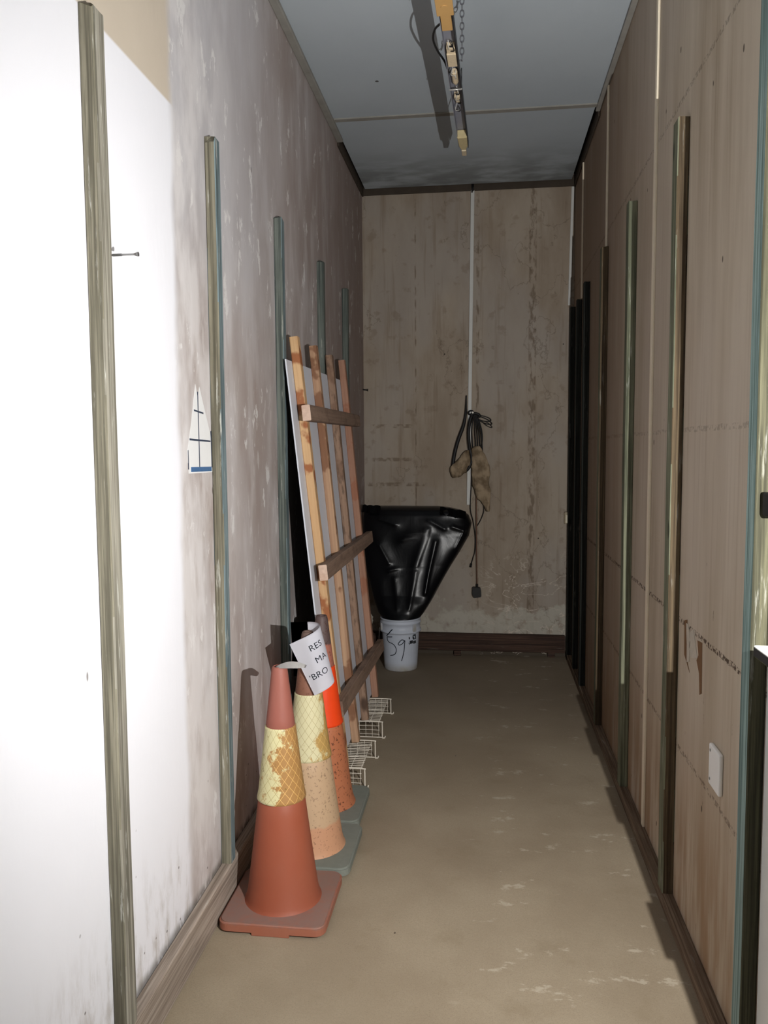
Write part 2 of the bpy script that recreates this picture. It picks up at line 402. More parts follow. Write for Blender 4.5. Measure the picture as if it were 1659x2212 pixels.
# cream cover strips on the right wall
for y, z0, z1, w, lab in ((3.066, .045, H - .02, .03, 'cream cover strip reaching the floor plate between two right wall studs'),
                          (4.245, 2.50, H - .02, .026, 'cream cover strip above the third lit stud on the right wall'),
                          (5.275, 2.44, H - .04, .024, 'thin cream cover strip nearest the back corner of the right wall')):
    bm = bmesh.new(); box(bm, XR - .009, XR, y - w / 2, y + w / 2, z0, z1, .002)
    tag(link_mesh('cover_strip', bm, MW['batten']), lab, 'trim strip', 'cover strips on the right wall')

# ------------------------------------------------------------------ studs
def stud(x_wall, side, y0, y1, z0, z1, label, room, near, group, seed, jag=.010, tp=.035, bow=0.0):
    w = y1 - y0
    bm = beam_mesh(z1 - z0, tp, w, seed, jag, bow)
    o = link_mesh('wall_stud', bm, [room, near, near])
    o.location = (x_wall + side * tp / 2, (y0 + y1) / 2, z0); tag(o, label, 'wall stud', group); return o
G1, G2 = 'timber studs on the left wall', 'timber studs on the right wall'
stud(XL, 1, 1.690, 1.742, .124, 2.455, 'nearest left stud, wide grey weathered face with a screw sticking out', MW['greytim'], MW['olive'], G1, 1, .016)
stud(XL, 1, 2.468, 2.514, .124, 2.465, 'blue-faced left stud beside the faded sailing boat transfer', MW['blue'], MW['olive'], G1, 2, .016)
stud(XL, 1, 3.288, 3.334, .124, 2.455, 'left stud just before the leaning slatted frame', MW['blue'], MW['slate'], G1, 3, .014)
stud(XL, 1, 4.145, 4.190, .124, 2.472, 'left stud rising behind the middle of the slatted frame', MW['slate'], MW['slate'], G1, 4, .010)
stud(XL, 1, 4.880, 4.930, .124, 2.472, 'left stud nearest the back corner, above the end slat', MW['slate'], MW['slate'], G1, 5, .008)
stud(XR, -1, 1.800, 1.860, .0, 2.62, 'teal-faced stud at the right edge of the picture', MW['teal'], MW['edgeolive'], G2, 6)
stud(XR, -1, 2.588, 2.655, .045, 2.495, 'tall right stud nearest the white socket plate', MW['green'], MW['brown'], G2, 7, .003)
stud(XR, -1, 3.420, 3.480, .045, 2.495, 'right stud just beyond the long cream cover strip', MW['green'], MW['green'], G2, 8, .003)
stud(XR, -1, 4.185, 4.245, .045, 2.500, 'right stud directly under a cream cover strip', MW['green'], MW['brown'], G2, 9, .003)
stud(XR, -1, 4.885, 4.945, .045, 2.470, 'narrow dark stud, third from the back corner on the right', MW['black'], MW['black'], G2, 10, .003)
stud(XR, -1, 5.265, 5.310, .045, 2.435, 'dark stud, second from the back corner on the right', MW['black'], MW['black'], G2, 11, .003)
stud(XR, -1, 5.640, 5.700, .0, 2.455, 'darkest right stud standing in the back corner', MW['black'], MW['black'], G2, 12, .003)

# ------------------------------------------------------------------ traffic cones
def mat_cone(name, stops, speck=0.0, dust=.25):
    """stops: list of (z, colour) bottom to top, colours of the plastic in bands"""
    m = M(name, 0.55, 0.35); x, y, z = m.xyz()
    c = stops[0][1]
    zz = m.math('ADD', z, m.math('MULTIPLY', m.math('SUBTRACT', m.noise(scale=30, detail=4), .5), .02))
    for h, col in stops[1:]: c = m.mix(m.step(zz, h - .006, h + .006), c, col)
    c = m.mix(m.mul(m.noise(sc=(1, 1, .5), scale=9, detail=6), dust), c, rgb(146, 122, 110))
    if speck:
        s = m.step(m.noise(scale=95, detail=3, rough=.65), .58, .64)
        c = m.mix(m.mul(s, speck), c, rgb(66, 34, 24))
    m.color(c); m.bump(m.noise(scale=50, detail=4), .12, .002)
    return m.m
def mat_band(name, pale, gold, thresh, cx):
    m = M(name, 0.35, 0.5); x, y, z = m.xyz()
    ang = m.math('ARCTAN2', x, m.math('MULTIPLY', y, -1)); u = m.math('MULTIPLY', ang, .075); s = .030
    def lines(w):
        q = m.math('FRACT', m.math('ADD', m.math('DIVIDE', w, s), 20.0))
        return m.step(m.math('ABSOLUTE', m.math('SUBTRACT', q, .5)), .46, .485)
    g = m.math('MAXIMUM', lines(m.math('ADD', u, m.mul(z, .8))), lines(m.math('SUBTRACT', u, m.mul(z, .8))))
    blot = m.math('ADD', m.noise(scale=13, detail=6, rough=.65), m.mul(m.math('SUBTRACT', u, cx), 2.2))
    f = m.step(blot, thresh - .03, thresh + .03)
    c = m.mix(f, pale, gold)
    c = m.mix(m.mul(g, .7), c, m.mix(f, rgb(146, 124, 62), rgb(236, 196, 122)))
    sp = m.step(m.noise(scale=60, detail=4), .64, .68)
    c = m.mix(m.mul(sp, .7), c, rgb(120, 96, 40))
    m.color(c); m.bump(g, .3, .001)
    return m.m
DRK = rgb(66, 48, 46)
cone_mats = [
    mat_cone('terracotta cone plastic', [(0, rgb(142, 68, 42)), (.60, rgb(144, 80, 68))], 0, .22),
    mat_cone('faded tan cone plastic', [(0, rgb(198, 146, 110)), (.14, rgb(192, 162, 128)), (.60, rgb(126, 82, 64)), (.74, rgb(86, 68, 62))], .45, .3),
    mat_cone('rust speckled cone plastic', [(0, rgb(182, 108, 70)), (.60, rgb(164, 98, 82)), (.705, rgb(76, 62, 64))], .85, .25)]
MB = dict(gold=mat_band('worn yellow reflective quilting', rgb(204, 197, 152), rgb(160, 120, 72), .49, .012),
          pale=mat_band('pale yellow reflective quilting', rgb(210, 203, 164), rgb(176, 142, 84), .60, .03),
          orange=plain('bright orange sleeve', rgb(236, 72, 26), .45, .3, var=.04),
          grey=plain('grey rubber base', rgb(120, 124, 116), .85, .2, var=.15, scale=30),
          terra=mat_cone('dusty terracotta base', [(0, rgb(150, 84, 60)), (.034, rgb(128, 100, 92))], 0, .4),
          white=plain('white plastic tag', rgb(214, 212, 210), .4, .4))
def cone_base(mat, parent, hw):
    bm = bmesh.new(); r = .035; poly = []
    for cx, cy, a0 in ((hw - r, hw - r, 0), (-hw + r, hw - r, 90), (-hw + r, -hw + r, 180), (hw - r, -hw + r, 270)):
        for k in range(7):
            a = math.radians(a0 + 15 * k); poly.append((cx + r * math.cos(a), cy + r * math.sin(a)))
    prism(bm, poly, 2, .010, .038)
    top = max(bm.faces, key=lambda f: f.calc_center_median().z)
    bmesh.ops.bevel(bm, geom=list(top.edges), offset=.006, segments=3, affect='EDGES')
    # feet under the slab
    a = hw * .42
    for sx in (-1, 0, 1):
        for sy in (-1, 0, 1):
            if sx == 0 and sy == 0: continue
            w = .055 if sx and sy else .05
            cx, cy = sx * (hw - .062), sy * (hw - .062)
            if sx == 0 and sy: box(bm, -.06, .06, cy - .05 if sy > 0 else cy - .062, cy + .062 if sy > 0 else cy + .05, 0, .012, .002)
            elif sx and sy: box(bm, cx - .02, cx + .02, cy - .02, cy + .02, 0, .012, .002)
            else: box(bm, cx - .04, cx + .04, -.04, .04, 0, .012, .002)
    return link_mesh('base', bm, mat, parent, smooth=False)
def cone(x, y, h, label, bmat, smat, basemat, k=1.0, hw=.172, top=.0):
    t = thing('traffic_cone', label, 'traffic cone', (x, y, 0), 'road cones by the left wall')
    bm = bmesh.new()
    R = lambda z: (.124 - (.124 - .0235) * ((z - .036) / (.82 - .036)) ** .93) * k
    prof = [(.130 * k, .0375), (.1265 * k, .042), (.1235 * k, .052), (R(.07), .07)]
    for i in range(1, 9): z = .07 + (.37 - .07) * i / 8; prof.append((R(z), z))
    prof += [(R(.372) - .003, .375), (R(.6) - .003, .612), (R(.614), .616)]
    for i in range(1, 8): z = .616 + (h - .012 - .616) * i / 7; prof.append((R(z), z))
    prof += [(R(h) - .001, h - .004), (R(h) - .004, h), (R(h) - .008, h - .001), (R(h) - .010, h - .01), (R(h) - .011, h - .06)]
    lathe(bm, prof, 64, cap0=False, cap1=True); link_mesh('cone_body', bm, bmat, t, smooth=True)
    if smat:
        bm = bmesh.new(); z0, z1 = .372, .612
        pr = [(R(z0) - .002, z0), (R(z0) + .0035, z0 + .003), (R(z0) + .003, z0 + .01)] + [(R(z0 + (z1 - z0) * i / 8) + .0022, z0 + (z1 - z0) * i / 8) for i in range(1, 8)] + [(R(z1) + .003, z1 - .006), (R(z1) + .003, z1 - .001), (R(z1) - .002, z1)]
        lathe(bm, pr, 64, cap0=False, cap1=False); link_mesh('reflective_sleeve' if smat is not MB['orange'] else 'orange_sleeve', bm, smat, t, smooth=True)
    cone_base(basemat, t, hw)
    return t, R
c1, R1 = cone(-.652, 2.452, .806, 'nearest terracotta road cone with a worn gold reflective sleeve', cone_mats[0], MB['gold'], MB['terra'], .97, .170)
c2, R2 = cone(-.638, 2.805, .838, 'tan road cone with pale yellow sleeve behind the paper notice', cone_mats[1], MB['pale'], MB['grey'], 1.0)
c3, R3 = cone(-.660, 3.160, .822, 'rust speckled road cone with a bright orange sleeve', cone_mats[2], MB['orange'], MB['grey'], 1.02)
# white plastic tag poking out of the nearest cone's tip
bm = bmesh.new(); n = 14; top = []; bot = []
for i in range(n + 1):
    t_ = i / n; w = .0125 * math.sin(PI * (t_ * .93 + .03)) ** .8 + .0008
    x = -.034 + .0 + .098 * t_ + .026; z = .812 + .008 * math.sin(PI * t_) + .004 * t_
    top.append(bm.verts.new((x, -.012 + .01 * t_, z + w * .55))); bot.append(bm.verts.new((x, -.020 - .006 * math.sin(PI * t_), z - w * .75)))
for i in range(n): bm.faces.new((top[i], bot[i], bot[i + 1], top[i + 1]))
bmesh.ops.solidify(bm, geom=bm.faces[:], thickness=.0012)
o = link_mesh('plastic_tag', bm, MB['white'], c1, smooth=True); o.location = (.0, 0, -.006); o['label'] = 'crumpled white plastic tag in the tip'

# ------------------------------------------------------------------ curled paper notice round cone 2
PA = Vector((-.691, 2.745, .803)); PU = Vector((.902, 0, .432)); PV = Vector((.398, 0, -.918)); PV = (PV - PU * PV.dot(PU)).normalized()
b0 = Vector((.056, 0)); b1 = Vector((.014, .205)); bd = (b1 - b0).normalized(); bn = Vector((bd.y, -bd.x))
RC = .055
def paper(u, v, lift=0.0):
    q = Vector((u, v)) - b0; s = q.dot(bn); a = q.dot(bd)
    if s <= 0: off, dy, nx, ny = s, .006 * (abs(s) / .1) ** 2 * -1, 0, -1
    elif s < PI * RC: off, dy = RC * math.sin(s / RC), RC * (1 - math.cos(s / RC)); nx, ny = math.sin(s / RC), -math.cos(s / RC)
    else: off, dy = -(s - PI * RC), 2 * RC; nx, ny = 0, 1
    p2 = b0 + bd * a + bn * (off + nx * lift)
    return PA + PU * p2.x + PV * p2.y + Vector((0, dy + ny * lift, 0))
bm = bmesh.new(); NU, NV = 60, 20
gr = [[bm.verts.new(paper(.297 * i / NU, .205 * j / NV)) for j in range(NV + 1)] for i in range(NU + 1)]
for i in range(NU):
    for j in range(NV): bm.faces.new((gr[i][j], gr[i + 1][j], gr[i + 1][j + 1], gr[i][j + 1]))
bmesh.ops.solidify(bm, geom=bm.faces[:], thickness=-.0006)
MPaper = plain('white printer paper', rgb(236, 236, 244), .7, .2, var=.02, bump=0)
MInk = plain('black printed ink', rgb(34, 38, 46), .7, .1, var=0, bump=0)
pn = link_mesh('paper_notice', bm, MPaper, smooth=True); tag(pn, 'white paper notice with black print curled round the second road cone', 'notice')
def text_mesh(txt, size):
    cu = bpy.data.curves.new('t', 'FONT'); cu.body = txt; cu.size = size; cu.resolution_u = 4; cu.space_character = 1.02
    ob = bpy.data.objects.new('t', cu); COL.objects.link(ob); dg = bpy.context.evaluated_depsgraph_get(); dg.update()
    me = bpy.data.meshes.new_from_object(ob.evaluated_get(dg)); bpy.data.objects.remove(ob); bpy.data.curves.remove(cu); return me
for txt, u0, v0 in (('RES', .0560, .0565), ('MA', .0580, .1045), ('\u2018BRO', .0110, .153)):
    me = text_mesh(txt, .0312)
    bm = bmesh.new(); bm.from_mesh(me); bpy.data.meshes.remove(me)
    bmesh.ops.subdivide_edges(bm, edges=[e for e in bm.edges if e.calc_length() > .006], cuts=3)
    for v in bm.verts: v.co = paper(u0 + v.co.x * 1.12, v0 - v.co.y, .0009)
    link_mesh('printed_word', bm, MInk, pn)

# ------------------------------------------------------------------ slatted frame leaning on the wall
MS = [mat_pine('orange pine with resin stains', rgb(188, 148, 106), rgb(206, 170, 128), rgb(146, 84, 48), .9),
      mat_pine('brown mottled pine', rgb(160, 124, 98), rgb(186, 152, 122), rgb(116, 76, 52), .8),
      mat_pine('dark weathered pine', rgb(130, 104, 86), rgb(154, 126, 106), rgb(104, 74, 56), .5, .65),
      mat_pine('reddish pine', rgb(152, 112, 92), rgb(170, 130, 108), rgb(146, 90, 64), .6)]
MRail = mat_pine('grey brown cross rail', rgb(124, 102, 88), rgb(146, 122, 106), rgb(98, 76, 64), .4, .3)
MEnd = mat_pine('pale end grain', rgb(196, 168, 150), rgb(212, 186, 168), rgb(186, 146, 122), .3)
MSheet = plain('white coated sheet', rgb(214, 218, 228), .5, .4, var=.02, scale=5, bump=0)
MSheetBack = plain('dark sheet backing', rgb(52, 56, 54), .7, .3, var=.1)
fr = thing('slatted_frame', 'tall slatted timber frame backed by a white sheet leaning on the left wall', 'slatted frame', (-.62, 3.9, .09))
fr_inv = Matrix.Translation((-.62, 3.9, .09)).inverted()
def adopt(o, parent):
    mw = o.matrix_world.copy(); o.parent = parent; o.matrix_basis = parent.matrix_world.inverted() @ mw if parent.matrix_world != Matrix.Identity(4) else mw
def adopt_frame(o):
    m = o.matrix_world.copy(); o.parent = fr; o.matrix_basis = fr_inv @ m
XF = lambda z: -.592 - .195 * (z - .09) / 1.89        # room face of the slats
slats = [(3.36, 3.345, 1.975), (3.672, 3.735, 1.985), (3.985, 4.125, 1.985), (4.372, 4.505, 2.0)]
for i, (yb, yt, zt) in enumerate(slats):
    p0 = Vector((XF(.0955) - .0185, yb + .023, .0955)); p1 = Vector((XF(zt) - .0185, yt + .023, zt))
    bm = beam_mesh((p1 - p0).length, .036, .046, 20 + i, 0, 0)
    o = link_mesh('slat', bm, [MS[i], MS[i], MS[i]]); place_between(o, p0, p1, (1, 0, 0)); bpy.context.view_layer.update(); adopt_frame(o)
    o['label'] = ['orange resin-stained slat at the near side', 'brown mottled slat', 'dark weathered slat', 'reddish slat at the far side'][i]
# sheet behind the slats
bm = bmesh.new(); prof = []
def sh(y, z, d): return (XF(z) - .0372 - d, y, z)
cor = [(3.255, .112), (4.405, .112), (4.56, 1.89), (3.250, 1.87)]
A = [bm.verts.new(sh(y, z, 0)) for y, z in cor]; B = [bm.verts.new(sh(y, z, .006)) for y, z in cor]
bm.faces.new(A[::-1]); f = bm.faces.new(B); f.material_index = 1
for i in range(4): bm.faces.new((A[i], A[(i + 1) % 4], B[(i + 1) % 4], B[i]))
bmesh.ops.recalc_face_normals(bm, faces=bm.faces)
o = link_mesh('backing_sheet', bm, [MSheet, MSheetBack]); adopt_frame(o)
for i, (y0, z0, y1, z1) in enumerate(((3.265, 1.650, 4.60, 1.660), (3.235, .985, 4.60, .985), (3.235, .405, 4.56, .352))):
    p0 = Vector((XF(z0) + .0185, y0, z0)); p1 = Vector((XF(z1) + .0185, y1, z1))
    bm = beam_mesh((p1 - p0).length, .036, .066, 30 + i, 0, 0)
    for f in bm.faces: f.material_index = 0 if f.material_index < 2 else 1
    o = link_mesh('cross_rail', bm, [MRail, MEnd if i < 2 else MRail]); place_between(o, p0, p1, (1, 0, 0.1)); bpy.context.view_layer.update(); adopt_frame(o)

# ------------------------------------------------------------------ wire shelves under the frame
MWire = plain('white coated wire', rgb(222, 214, 200), .45, .4, var=.06)
def wire_shelf(y0, y1, label):
    x0, x1, hh = -.785, -.522, .088
    t = thing('wire_shelf', label, 'wire shelf', ((x0 + x1) / 2, y0, 0), 'white wire stacking shelves'); cx = (x0 + x1) / 2; L = y1 - y0; w = (x1 - x0) / 2
    R, r = .0032, .0014
    bm = bmesh.new()
    n = 17
    for i in range(1, n): yy = L * i / n; tube(bm, [(-w, yy, hh - .003), (w - .012, yy, hh - .003)], r, 6)
    for i in range(6): xx = -w + .012 + (2 * w - .03) * i / 5; tube(bm, [(xx, 0, hh - .0055), (xx, L, hh - .0055)], r, 6)
    link_mesh('shelf_top', bm, MWire, t, smooth=True)
    for yy in (0, L):
        bm = bmesh.new()
        for i in range(1, 4): tube(bm, [(-w + .004, yy, hh * i / 4), (w - .014, yy, hh * i / 4)], r, 6)
        for i in range(8): xx = -w + .008 + (2 * w - .026) * i / 7; tube(bm, [(xx, yy, .005), (xx, yy, hh)], r, 6)
        link_mesh('end_grid', bm, MWire, t, smooth=True)
        bm = bmesh.new()
        tube(bm, catmull([(-w, yy, .004), (-w, yy, hh - .01), (-w + .008, yy, hh), (0, yy, hh), (w - .008, yy, hh), (w, yy, hh - .01), (w + .001, yy, .008), (w + .006, yy, .0035), (w + .013, yy, .004), (w + .016, yy, .014)], 5), R, 8)
        tube(bm, [(-w, yy, .006), (w, yy, .006)], R * .9, 8)
        link_mesh('end_frame', bm, MWire, t, smooth=True)
wire_shelf(3.385, 3.725, 'white wire shelf standing just behind the orange-sleeved cone')
wire_shelf(3.995, 4.375, 'farther white wire shelf, under the reddish end slat')

# ------------------------------------------------------------------ bucket
MBk = M('grubby white bucket plastic', .45, .4); _x, _y, _z = MBk.xyz()
MBk.color(MBk.mix(MBk.mul(MBk.step(_z, .07, .0), MBk.noise(scale=25, detail=6)), MBk.mix(MBk.noise(scale=12), rgb(190, 198, 212), rgb(206, 212, 224)), rgb(150, 138, 110)))
BX, BY = -.566, 5.345
bk = thing('bucket', 'white plastic bucket with 59 handwritten on it', 'bucket', (BX, BY, 0))
bm = bmesh.new(); rb = lambda z: .112 + .020 * z / .35
lathe(bm, [(rb(0) - .006, .002), (rb(0) - .002, 0), (rb(0), .004)] + [(rb(.25 * i / 8), .25 * i / 8) for i in range(1, 9)] +
      [(.1275, .258), (.140, .262), (.1415, .268), (.140, .276), (.1335, .280), (.134, .318), (.139, .322), (.139, .330), (.134, .333), (.1345, .345), (.1385, .348), (.1385, .354), (.133, .356), (.1305, .352), (.128, .30), (.11, .02)], 64, cap0=True, cap1=True)
link_mesh('bucket_body', bm, MBk.m, bk, smooth=True)
for a, nm in ((205, 'handle_lug'), (318, 'handle_lug')):
    a = math.radians(a); bm = bmesh.new(); box(bm, -.014, .014, -.004, .006, -.026, .026, .003)
    o = link_mesh(nm, bm, MBk.m, bk); o.location = (.140 * math.cos(a), .140 * math.sin(a), .297); o.rotation_euler = (0, 0, a + PI / 2)
bm = bmesh.new(); hp = []
for k in range(13):
    a = math.radians(205 - k * 2); hp.append((.145 * math.cos(a) - .004, .145 * math.sin(a), .29 - .10 * math.sin(k / 12 * PI / 2)))
hp += [(hp[-1][0] - .004, hp[-1][1] - .004, .176), (hp[-1][0] - .010, hp[-1][1] - .004, .182)]
tube(bm, catmull(hp, 3), .0022, 6); link_mesh('handle', bm, plain('thin steel wire', rgb(180, 180, 178), .3, .5, .8), bk, smooth=True)
MMark = plain('black marker ink', rgb(22, 30, 44), .6, .2, var=0, bump=0)
def ribbon_bucket(bm, pts, w):
    P = catmull([(x, 0, z) for x, z in pts], 6); prev = None
    for i, p in enumerate(P):
        d = (P[min(i + 1, len(P) - 1)] - P[max(i - 1, 0)]).normalized(); nrm = Vector((-d.z, 0, d.x)) * w / 2
        row = []
        for q in (p + nrm, p - nrm):
            r = rb(q.z) + .0010 + (.010 if q.z > .259 else 0)
            if .255 < q.z < .28: r = .1425
            if q.z >= .28: r = .1345
            lx = max(-r * .98, min(r * .98, q.x - BX)); row.append(bm.verts.new((lx, -math.sqrt(r * r - lx * lx), q.z)))
        if prev: bm.faces.new((prev[0], prev[1], row[1], row[0]))
        prev = row
bm = bmesh.new()
ribbon_bucket(bm, [(-.606, .292), (-.617, .284), (-.634, .262), (-.652, .240)], .006)
ribbon_bucket(bm, [(-.610, .240), (-.628, .237), (-.648, .235)], .006)
ribbon_bucket(bm, [(-.648, .235), (-.644, .212), (-.632, .200), (-.612, .194), (-.594, .180), (-.584, .158), (-.586, .135), (-.598, .118), (-.626, .109)], .0052)
ribbon_bucket(bm, [(-.527, .216), (-.545, .222), (-.562, .206), (-.570, .192), (-.560, .186), (-.540, .197), (-.526, .217), (-.528, .186), (-.533, .136), (-.548, .076)], .0052)
link_mesh('marker_number', bm, MMark, bk)
bm = bmesh.new()
for (x0, x1, z0, z1) in ((.0, .030, .222, .238), (.026, .044, .215, .250), (.006, .026, .190, .212), (.028, .044, .186, .206), (.0, .004, .184, .2)):
    ribbon_bucket(bm, [(BX + .066 + x0, (z0 + z1) / 2), (BX + .066 + x1, (z0 + z1) / 2 + .001)], (z1 - z0))
o = link_mesh('torn_label', bm, plain('torn black label', rgb(40, 42, 46), .6, .3, var=.4, scale=90), bk); o['label'] = 'torn black and white label'

# ------------------------------------------------------------------ black plastic wrapped bundle in the bucket
MBag = M('black polythene', .30, .30); MBag.color(MBag.mix(MBag.noise(scale=5), rgb(7, 8, 11), rgb(12, 13, 17)))
MBag.bump(MBag.math('ADD', MBag.noise(sc=(1.4, 1, .8), scale=5, detail=4, dist=1.2), MBag.mul(MBag.voro(sc=(1.5, 1, .7), scale=4.5, feature='SMOOTH_F1'), .3)), .10, .02)
def interp(tab, z):
    for (z0, *a), (z1, *b) in zip(tab, tab[1:]):
        if z <= z1:
            t = (z - z0) / (z1 - z0); t = max(0, min(1, t)); return [p + (q - p) * t for p, q in zip(a, b)]
    return list(tab[-1][1:])
# z, left, right, half depth, centre y
CREASE = [(-.327, .87, -.395, .52, .009), (-.385, .95, -.455, .70, .008), (-.71, .84, -.64, .72, .008), (-.56, .87, -.46, .93, .008), (-.37, 1.01, -.27, .95, .008),
          (-.27, 1.06, -.14, 1.03, .007), (-.22, .965, -.135, .935, .008), (-.135, .935, -.19, .82, .008), (-.64, .67, -.59, .685, .007), (-.60, .62, -.58, .42, .006), (-.46, .66, -.50, .42, .006), (-.72, 1.02, -.60, .98, .006)]
tab = [(.300, -.655, -.480, .085, 5.345), (.335, -.690, -.445, .118, 5.345), (.352, -.697, -.432, .122, 5.350), (.385, -.725, -.405, .120, 5.37), (.50, -.765, -.335, .115, 5.42),
       (.70, -.82, -.222, .115, 5.47), (.90, -.838, -.105, .115, 5.50), (.985, -.840, -.086, .11, 5.51), (1.04, -.838, -.108, .105, 5.515), (1.075, -.832, -.160, .09, 5.52), (1.094, -.825, -.25, .06, 5.525), (1.100, -.80, -.31, .025, 5.53)]
bm = bmesh.new(); NZ, NA = 120, 200; rings = []
for i in range(NZ + 1):
    z = .300 + .800 * i / NZ; l, r, hd, cy = interp(tab, z); cx, a = (l + r) / 2, (r - l) / 2; ring = []
    for k in range(NA):
        th = 2 * PI * k / NA; e = .55 if z > .45 else 1.0 - .45 * max(0, (z - .35)) / .1 if z > .35 else 1.0
        c, s = math.cos(th), math.sin(th)
        px = cx + a * math.copysign(abs(c) ** e, c); py = cy + hd * math.copysign(abs(s) ** e, s)
        p = Vector((px, py, z)); w = min(1, max(0, (z - .34) / .12))
        q = Vector((px * 3.4 + (z - .3) * 1.6, py * 2, z * 1.9 + 4.3))
        rid = 1 - abs(noise.noise(q * 1.0)) * 2; rid2 = 1 - abs(noise.noise(q * 2.1 + Vector((5, 2, 1)))) * 2
        # pleats fanning out of the bucket mouth
        fan = math.sin((math.atan2(px + .56, z - .05)) * 16 + 2 * noise.noise(Vector((px * 2, 0, z * 2)))) * .006
        cr = 0
        for ax_, az_, bx_, bz_, am in CREASE:
            dx_, dz_ = bx_ - ax_, bz_ - az_; tt = max(0, min(1, ((px - ax_) * dx_ + (z - az_) * dz_) / (dx_ * dx_ + dz_ * dz_)))
            dd = math.hypot(px - ax_ - dx_ * tt, z - az_ - dz_ * tt); cr += am * math.exp(-(dd / .011) ** 2) + am * .8 * math.exp(-(dd / .04) ** 2)
        dsp = w * (.004 * max(0, rid) + fan * .3 + cr)
        edgew = 1 - abs(c) ** 6
        p.y += math.copysign(1, s) * dsp * edgew * (1 if abs(s) > .05 else 0); p.x += .006 * w * noise.noise(q * 1.5) ; p.z += w * .006 * noise.noise(q + Vector((9, 9, 9))) * (1 if z > .5 else 0)
        p.x = max(p.x, XL + .012); ring.append(bm.verts.new(p))
    rings.append(ring)
for a, b in zip(rings, rings[1:]):
    for k in range(NA): bm.faces.new((a[k], a[(k + 1) % NA], b[(k + 1) % NA], b[k]))
bm.faces.new(rings[0][::-1]); bm.faces.new(rings[-1])
for v in bm.verts: v.co -= Vector((BX, BY, .3))
bag = link_mesh('wrapped_bundle', bm, MBag.m, smooth=True); bag.location = (BX, BY, .3)
tag(bag, 'bundle wrapped in glossy black polythene flaring up out of the white bucket', 'wrapped bundle')
for x0, x1, zz in ((-.835, -.715, 1.112), (-.30, -.125, 1.100)):   # folded flaps along the top edge
    bm = bmesh.new()
    A = [bm.verts.new((x0 + (x1 - x0) * i / 8 - BX, 5.44 + .015 * math.sin(i) - BY, zz - (.03 if x0 > -.5 else .004) * (i / 8) + .004 * math.sin(i * 2.2) - .3)) for i in range(9)]
    B = [bm.verts.new((v.co.x, v.co.y - .045, v.co.z - .05)) for v in A]
    C = [bm.verts.new((v.co.x, v.co.y + .10, v.co.z - .035)) for v in A]
    for i in range(8): bm.faces.new((A[i], A[i + 1], B[i + 1], B[i])); bm.faces.new((A[i], C[i], C[i + 1], A[i + 1]))
    bmesh.ops.solidify(bm, geom=bm.faces[:], thickness=.002)
    link_mesh('folded_flap', bm, MBag.m, bag)

# ------------------------------------------------------------------ trunking on the back wall
MTr = plain('white plastic trunking', rgb(208, 208, 204), .5, .4, var=.04, scale=10)
def trunk(x0, x1, z0, z1, w, dep, label):
    bm = bmesh.new(); ys = D - dep
    vs = []
    for (x, z) in ((x0, z0), (x1, z1)):
        vs.append([bm.verts.new((x + sx * w / 2, y, z)) for sx, y in ((-1, D), (-1, ys + .003), (-.8, ys), (.8, ys), (1, ys + .003), (1, D))])
    for k in range(5): bm.faces.new((vs[0][k], vs[0][k + 1], vs[1][k + 1], vs[1][k]))
    bm.faces.new(vs[0]); bm.faces.new(vs[1][::-1]); bmesh.ops.recalc_face_normals(bm, faces=bm.faces)
    return tag(link_mesh('cable_trunking', bm, MTr), label, 'trunking', 'white trunking on the back wall')
trunk(-.113, -.087, 1.094, H - .035, .026, .016, 'long white trunking down the middle of the back wall')
trunk(.580, .596, 2.48, H - .04, .019, .013, 'short white trunking in the right back corner above a dark stud')
bm = bmesh.new(); tube(bm, [(-.091, D - .018, H - .05), (-.090, D - .018, H + .01)], .005, 8); tube(bm, [(-.083, D - .018, H - .04), (-.081, D - .018, H + .01)], .004, 8)
MBlk = plain('black rubber cable', rgb(26, 25, 25), .55, .35, var=.1)
tag(link_mesh('feed_cable', bm, MBlk, smooth=True), 'short pair of black cables entering the trunking at the ceiling', 'cable')

# ------------------------------------------------------------------ hanging cords and rags on the back wall
YB = D - .035
def P(l, y=YB): return [(a[0], (a[2] if len(a) > 2 else y), a[1]) for a in l]
bm = bmesh.new()
pts = catmull(P([(-.128, 1.87), (-.130, 1.80), (-.133, 1.74), (-.149, 1.656), (-.185, 1.558), (-.211, 1.46), (-.225, 1.372)]), 6)
tube(bm, pts, [.004 + .009 * min(1, i / (len(pts) * .55)) for i in range(len(pts))], 8)
pts = catmull(P([(-.082, 1.738, YB - .01), (-.102, 1.69, YB - .02), (-.112, 1.60, YB - .02), (-.104, 1.50, YB - .03), (-.088, 1.42, YB - .03), (-.11, 1.36, YB - .03), (-.14, 1.33, YB - .025)]), 6)
tube(bm, pts, .012, 8)
cb = link_mesh('hanging_strap', bm, MBlk, smooth=True); tag(cb, 'thick black strap looped down the left of the middle trunking', 'strap')
bm = bmesh.new()
for k, (dx, w, zl) in enumerate(((-.045, -.03, 1.50), (-.03, -.012, 1.47), (-.012, .0, 1.48), (.0, .008, 1.46), (.010, .02, 1.49), (.018, .035, 1.47), (.03, .02, 1.50))):
    y = YB - .008 - .004 * (k % 3)
    tube(bm, catmull([(-.070, y, 1.736), (-.062 + dx * .6, y, 1.705), (-.055 + dx + w * .3, y, 1.62), (-.052 + dx * .9 + w * .5, y, 1.55), (-.055 + dx * .4 + w, y, zl)], 6), .0042, 6)
def loop(cx, cz, a, b, rot, y, r=.0036):
    c, s = math.cos(rot), math.sin(rot); L = []
    for i in range(17):
        t = 2 * PI * i / 16; px, pz = a * math.cos(t), b * math.sin(t); L.append((cx + px * c - pz * s, y - .004 * math.sin(t), cz + px * s + pz * c))
    tube(bm, L, r, 6)
